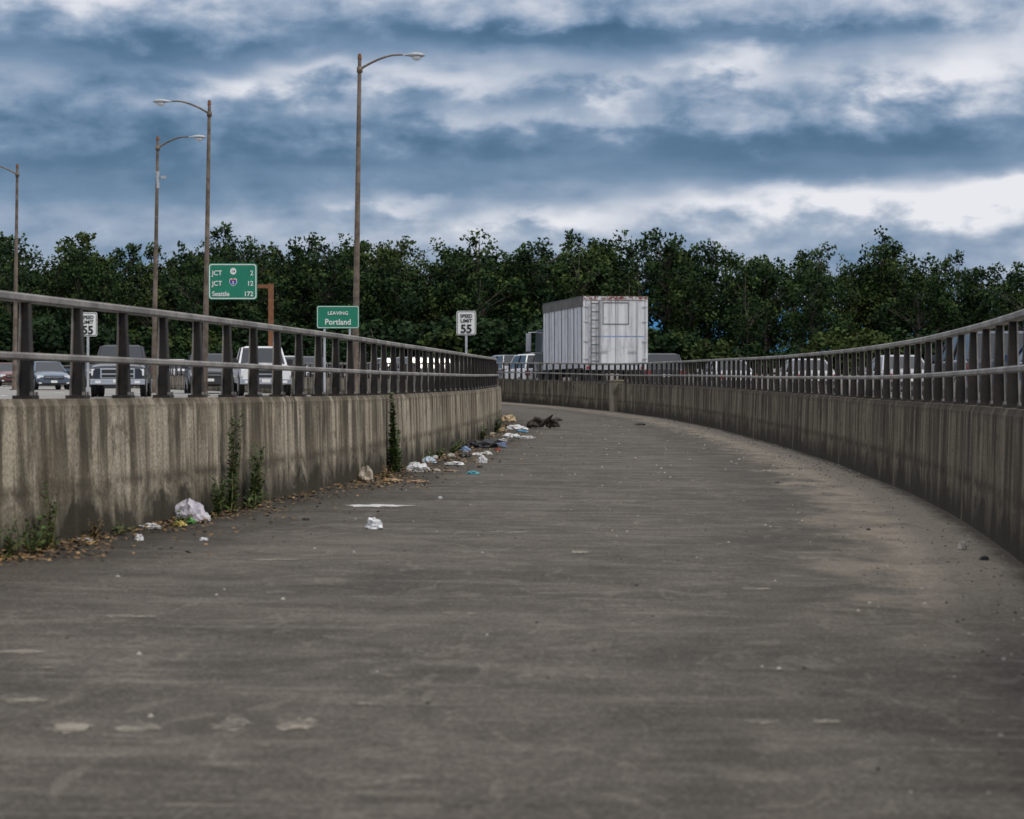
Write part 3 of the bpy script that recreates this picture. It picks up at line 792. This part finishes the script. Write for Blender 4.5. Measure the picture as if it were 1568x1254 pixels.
items=[('plastic_bag',254,798,50,38,(.60,.57,.65)),('crumpled_paper',308,796,30,14,W1),('crumpled_paper',230,810,32,10,W1),('paper_cup',213,828,14,12,W1),('crumpled_paper',312,828,14,5,W1),
('plastic_bag',573,810,26,20,(.70,.72,.74)),('paper_bag',556,737,24,28,(.42,.36,.28)),('plastic_bag',640,722,38,14,W1),('plastic_bag',656,709,22,12,(.45,.54,.62)),('crumpled_paper',622,713,18,8,W1),
('crumpled_paper',696,712,30,6,W1),('plastic_wrapper',724,726,20,6,(.08,.33,.40)),('black_plastic_bag',742,686,44,16,(.02,.02,.025)),('plastic_bag',738,709,16,14,W1),('crumpled_paper',764,685,24,10,(.12,.16,.3)),
('cardboard_scrap',779,645,22,13,(.48,.36,.22)),('plastic_bag',792,658,30,10,W1),('crumpled_paper',783,670,26,8,W1),('crumpled_paper',806,672,28,6,(.4,.4,.4)),('plastic_wrapper',712,692,18,10,(.16,.24,.4)),
('crumpled_paper',674,764,6,4,W1),('rock',1474,842,14,16,(.5,.47,.42)),('rock',1507,858,14,8,(.03,.03,.03)),('rock',468,797,10,5,(.04,.04,.035)),('rock',980,651,14,5,(.03,.03,.03)),('rock',822,955,5,3,(.03,.03,.03)),('plastic_wrapper',762,690,10,5,(.25,.05,.03)),
('crumpled_paper',745,696,18,6,(.5,.5,.45)),('crumpled_paper',604,702,12,6,W1),('paper_cup',133,830,16,8,(.42,.42,.42)),('plastic_wrapper',290,802,20,11,(.15,.4,.12)),('plastic_wrapper',275,806,20,9,(.5,.4,.1)),
('plastic_wrapper',116,828,14,5,(.35,.35,.33)),('crumpled_paper',690,700,16,7,(.4,.38,.32)),('crumpled_paper',728,697,16,5,W1),('black_plastic_bag',712,700,22,8,(.03,.03,.03)),('cardboard_scrap',600,737,30,5,(.36,.24,.12)),('cardboard_scrap',768,660,16,7,(.35,.25,.14)),
('crumpled_paper',800,662,16,5,(.12,.3,.45)),('crumpled_paper',770,676,14,6,(.5,.5,.5)),('cardboard_scrap',640,738,34,4,(.30,.19,.1)),('crumpled_paper',755,668,14,7,(.3,.26,.18)),('plastic_wrapper',668,722,14,5,(.36,.32,.26)),('crumpled_paper',180,884,6,3,(.4,.4,.38)),
('black_plastic_bag',725,683,24,9,(.025,.025,.03)),('black_plastic_bag',606,722,14,7,(.03,.03,.03)),('cardboard_scrap',690,722,24,3,(.2,.14,.08)),('black_plastic_bag',758,678,26,8,(.03,.028,.025)),('rock',735,716,8,4,(.05,.045,.04)),('rock',415,800,6,3,(.05,.045,.04)),('rock',1190,740,6,3,(.04,.04,.04)),('rock',1330,812,6,3,(.03,.03,.03)),('rock',975,898,5,3,(.03,.03,.03)),('rock',655,1078,6,3,(.03,.03,.03)),('rock',1345,1180,6,4,(.02,.02,.02)),('rock',1232,1025,5,3,(.02,.02,.02))]
for i,(n_,a,b,c,dd,col) in enumerate(items): crumple(n_,a,b,c,dd,col,100+i)
M['tyrebr']=simple('scrap_rubber',(.04,.03,.024),.8,0,.4,10)
def tyre_scrap():
    x,d=gp(832,656); mb=MB(); r=np.random.default_rng(11)
    for k in range(13):
        a=r.uniform(-.9,.9); L=r.uniform(.08,.26); p=[]
        ox,oy=r.uniform(-.24,.24),r.uniform(-.3,.3); hgt=r.uniform(.03,.16); tip=r.uniform(0,.26) if k<6 else 0
        for i in range(6):
            t=i/5-.5; p.append((ox+math.cos(a)*L*t*2,oy+math.sin(a)*L*t*2,.03+hgt*max(0,math.cos(t*3))+tip*(t+.5)**2))
        mb.tube(p,[.02,.05,.035,.05,.03,.012],M['tyrebr'],6)
    mb.obj('tyre_scrap',loc=(x,d,pz(d)))
tyre_scrap()
def litter():
    mb=MB(); r=np.random.default_rng(5)
    ms=[simple('dry_leaf',c,.8,0,.3,15) for c in ((.17,.105,.045),(.09,.06,.03),(.34,.21,.08),(.05,.04,.025),(.045,.06,.02))]
    cl=[(12.6,.35,420),(13.6,.3,200),(15.0,.35,180),(16.2,.5,330),(17.3,.3,150),(19.6,.5,160),(22.0,.5,220),(23.6,.7,420),(26,.6,260),(29,.8,330),(33,1.2,260),(37,1.3,300),(43,1.6,240),(50,2,200),(20,7,500),(35,12,350)]
    for c,s_,cnt in cl:
      spread=r.uniform(.10,.26)*(1 if c<22 else 1.5)
      for i in range(cnt):
        y=r.normal(c,s_)
        if y<8: continue
        x=lx(y)+abs(r.normal(0,spread))+.01
        if r.random()<.06: x+=r.uniform(0,.7)
        s=r.uniform(.007,.024)*(1.25 if y>28 else 1); z=gz_(x,y)+r.uniform(.004,.03)
        a=r.uniform(0,6.28); tl=r.uniform(-.8,.8)
        u=Vector((math.cos(a),math.sin(a),tl*.5))*s; v=Vector((-math.sin(a),math.cos(a),r.uniform(-.5,.5)))*s*.6
        p=Vector((x,y,z)); m_=ms[min(4,int(abs(r.normal(0,1.6))))]
        mb.add([p-u,p+v,p+u,p-v],[(0,1,2,3)],m_)
    mb.obj('dry_leaf_litter')
    mb=MB()
    for i in range(1500):
        y=r.uniform(4,60)
        if r.random()<.6: x=rx(y)-abs(r.normal(0,.45))-.03
        else: x=r.uniform(lx(y),rx(y))
        s=r.uniform(.003,.010)*(1 if y<25 else 1.5); z=gz_(x,y)
        p=[(x-s,y-s*.8,z),(x+s*1.1,y-s*.5,z),(x+s*.7,y+s,z),(x-s*.6,y+s*.8,z),(x+r.uniform(-.3,.3)*s,y,z+s*.9)]
        mb.add(p,[(0,1,4),(1,2,4),(2,3,4),(3,0,4)],ms[3] if r.random()<.6 else M['fb'])
    mb.obj('gravel')
litter()
def weed(px,pyb,hpx,seed,spread=.12,nst=6,leafy=1.0,cols=((.04,.085,.02),(.09,.15,.03),(.12,.12,.035)),name='weed',big=1.0,hmin=.45):
    x,d=gp(px,pyb); r=np.random.default_rng(seed)
    if x<lx(d)+.04: x=lx(d)+.04
    mb=MB()
    ms=[simple('weed_leaf',c,.7,0,.3,10) for c in cols]; H=hpx*d/F
    for s in range(nst):
        a=r.uniform(0,6.28); h=H*r.uniform(hmin,1.0) if s else H
        tip=np.array([abs(math.cos(a))*spread*r.uniform(.0,1)-.0,math.sin(a)*spread*r.uniform(.2,1)*1.5,h]); b0=np.array([abs(r.normal(0,.025)),r.normal(0,.06),0])
        pts=[b0+(tip-b0)*t+np.array([math.sin(t*4+s)*.012+.01,0,0]) for t in np.linspace(0,1,7)]
        mb.tube(pts,[.005*(1-.8*t) for t in np.linspace(0,1,7)],ms[2],4,cap=False)
        for i in range(int(h/.010*leafy)):
            t=r.uniform(.03,1); p=Vector(b0+(tip-b0)*t); q=r.uniform(0,6.28); L=r.uniform(.018,.05)*(1.15-t*.6)*big
            u=Vector((math.cos(q),math.sin(q),r.uniform(-.3,.7)))*L; v=Vector((-math.sin(q),math.cos(q),0))*L*.3
            mb.add([p,p+u*.5+v,p+u,p+u*.5-v],[(0,1,2,3)],ms[r.integers(2)])
    mb.obj(name,loc=(x,d,gz_(x,d)))
weed(332,784,160,1,.12,9,1.7,big=1.3,hmin=.6); weed(350,776,100,2,.16,16,1.8,big=1.2)
weed(328,790,64,31,.16,12,1.8,big=1.1)
weed(560,724,122,3,.03,6,3.0,big=1.7,hmin=.7); weed(566,722,64,4,.09,8,2.4,big=1.5)
weed(25,840,108,5,.14,9,1.1,big=1.1); weed(40,848,55,6,.16,10,1.3); weed(8,856,60,16,.14,10,1.3)
weed(755,662,28,7,.2,8,2.0,big=1.4); weed(90,826,35,8,.14,8,1.2,((.10,.07,.02),(.2,.12,.04),(.15,.1,.04)),'dry_weed')
weed(270,804,26,9,.16,10,1.3); weed(735,674,24,10,.2,8,2.0,big=1.4); weed(620,707,20,11,.2,8,1.5,big=1.3)
weed(160,819,20,12,.14,8,1.0); weed(585,734,26,13,.15,8,1.2,((.10,.07,.02),(.2,.12,.04),(.15,.1,.04)),'dry_weed')
weed(378,780,30,21,.18,12,1.4); weed(690,694,20,22,.2,8,1.8,big=1.3); weed(700,690,20,23,.2,8,1.8,big=1.3); weed(660,700,18,24,.2,8,1.8,big=1.3)
def pm():
    m,nt=newmat('worn_paint'); k=N(nt); g=k.n('ShaderNodeNewGeometry').outputs['Position']
    f=k.noise(g,9,6,.75); b=k.n('ShaderNodeBsdfDiffuse'); b.inputs[0].default_value=(.36,.33,.28,1)
    t=k.n('ShaderNodeBsdfTransparent'); mx=k.n('ShaderNodeMixShader')
    k.l(k.rng(f,.42,.60,.0,.8),mx.inputs[0]); k.l(t.outputs[0],mx.inputs[1]); k.l(b.outputs[0],mx.inputs[2])
    o=k.n('ShaderNodeOutputMaterial'); k.l(mx.outputs[0],o.inputs[0])
    mb=MB(); r=np.random.default_rng(8)
    def blob(px,py,wp,hp,mat):
        x,d=gp(px,py); s=d/F; n=26; w=wp*s/2; x2,d2=gp(px,py-hp/2); x3,d3=gp(px,py+hp/2); hh=abs(d2-d3)/2
        mb.add([(x+w*math.cos(2*math.pi*i/n)*r.uniform(.6,1.15),d+hh*math.sin(2*math.pi*i/n)*r.uniform(.5,1.3),gz_(x,d)+.004) for i in range(n)],[tuple(range(n))],mat)
    for a,b in ((105,1117),(212,1116),(352,1112),(455,1112)): blob(a,b,75,20,m)
    solid=simple('paint_white',(.55,.55,.53),.7,0,.2,20)
    blob(575,775,110,4,solid)
    for a,b,c,d in ((890,846,40,5),(190,945,110,6),(570,1080,50,6),(40,1075,80,9),(1170,1107,60,7),(1265,1107,50,6),(30,1000,90,8),(420,858,90,4),(780,815,70,4),(1160,903,60,5),(705,940,60,5),(60,1024,60,5)): blob(a,b,c,d,m)
    mb.obj('worn_paint_marks')
pm()

# ---------------------------------------------------------------- world
w=bpy.data.worlds.new('World'); sc.world=w; w.use_nodes=True; nt=w.node_tree; nt.nodes.clear(); k=N(nt)
sun_dir=Vector((.62,-.45,.95)).normalized()
elv=math.asin(sun_dir.z); rot=math.atan2(sun_dir.x,sun_dir.y)
sky=k.n('ShaderNodeTexSky'); sky.sky_type='NISHITA'; sky.sun_disc=False; sky.sun_elevation=elv; sky.sun_rotation=rot
tc=k.n('ShaderNodeTexCoord').outputs['Generated']
sp=k.n('ShaderNodeSeparateXYZ'); k.l(tc,sp.inputs[0])
az=k.math('ARCTAN2',sp.outputs[0],sp.outputs[1]); el=k.math('ARCSINE',sp.outputs[2])
A=k.math('MULTIPLY',az,37.0); E=k.math('MULTIPLY',el,37.0)
cb=k.n('ShaderNodeCombineXYZ'); k.l(A,cb.inputs[0]); k.l(E,cb.inputs[1]); base=cb.outputs[0]
n1=k.noise(k.mapv(base,(.5,1.0,1),(3,0,1)),1,3,.5,.1)
n2=k.noise(k.mapv(base,(.26,1.4,1),(7,2,4)),1,4,.5,.15)
n3=k.noise(k.mapv(base,(1.0,1.8,1),(1,5,2)),1,6,.52,.1)
Aw=k.math('ADD',A,k.math('MULTIPLY',k.math('SUBTRACT',n3,.5),3.0))
Ew=k.math('ADD',E,k.math('ADD',k.math('MULTIPLY',k.math('SUBTRACT',n1,.5),.6),k.math('MULTIPLY',k.math('SUBTRACT',n3,.5),1.1)))
def blob(px,py,sx,sy,amp):
    a=k.math('MULTIPLY',k.math('SUBTRACT',Aw,(px-784)/100),100/sx); b=k.math('MULTIPLY',k.math('SUBTRACT',Ew,(600-py)/100),100/sy)
    q=k.math('ADD',k.math('MULTIPLY',a,a),k.math('MULTIPLY',b,b))
    return k.math('MULTIPLY',k.math('EXPONENT',k.math('MULTIPLY',q,-1.0)),amp)
tot=k.ramp(k.math('DIVIDE',Ew,6.5),[(0,(.62,)*3),(.36,(.60,)*3),(.46,(.50,)*3),(.54,(.38,)*3),(.63,(.40,)*3),(.70,(.52,)*3),(.77,(.50,)*3),(.83,(.40,)*3),(.93,(.68,)*3),(1,(.82,)*3)],'B_SPLINE')
x_=k.n('ShaderNodeSeparateColor'); k.l(tot,x_.inputs[0]); tot=x_.outputs[0]
for b in [(1110,108,80,34,.52),(1440,125,160,36,.46),(1550,70,110,50,.34),(660,122,230,24,.30),(430,128,110,20,.22),(960,130,70,28,.26),
          (1220,312,250,28,.54),(1510,305,120,34,.54),(612,316,70,18,.32),(860,334,90,18,.34),(820,182,330,18,.16),(100,5,300,30,.2),
          (850,62,330,18,-.28),(250,88,260,18,-.22),(1180,222,380,32,-.22),(80,250,330,60,-.20),(1300,60,120,16,-.14),(500,235,260,26,-.10)]:
    tot=k.math('ADD',tot,blob(*b))
det=k.math('ADD',k.math('MULTIPLY',k.math('SUBTRACT',n2,.5),.55),k.math('MULTIPLY',k.math('SUBTRACT',n3,.5),.8))
tot=k.math('ADD',tot,det)
tot=k.math('ADD',tot,k.rng(el,.17,.5,0,.35))
cc=k.ramp(tot,[(.0,(.045,.115,.205)),(.22,(.088,.175,.29)),(.42,(.17,.265,.405)),(.62,(.34,.42,.55)),(.82,(.60,.64,.73)),(1,(.84,.85,.90))])
b1=k.n('ShaderNodeBackground'); k.l(cc,b1.inputs[0]); b1.inputs[1].default_value=1.0
b2=k.n('ShaderNodeBackground'); k.l(sky.outputs[0],b2.inputs[0]); b2.inputs[1].default_value=.08
mx=k.n('ShaderNodeMixShader'); mx.inputs[0].default_value=.92
k.l(b2.outputs[0],mx.inputs[1]); k.l(b1.outputs[0],mx.inputs[2])
o=k.n('ShaderNodeOutputWorld'); k.l(mx.outputs[0],o.inputs[0])
sl=bpy.data.lights.new('sun','SUN'); sl.energy=1.5; sl.angle=R(12); sl.color=(1,.93,.82)
so=bpy.data.objects.new('sun',sl); COL.objects.link(so); so.rotation_euler=sun_dir.to_track_quat('Z','Y').to_euler(); so.location=(20,-20,40)

# camera
cam=bpy.data.cameras.new('camera'); co=bpy.data.objects.new('camera',cam); COL.objects.link(co); sc.camera=co
cam.sensor_width=36; cam.lens=F/1568*36; cam.clip_end=20000; cam.clip_start=.1
co.location=(0,0,EYE); co.rotation_euler=(R(90)-27/F,0,0)
cam.dof.use_dof=True; cam.dof.focus_distance=34; cam.dof.aperture_fstop=6.3
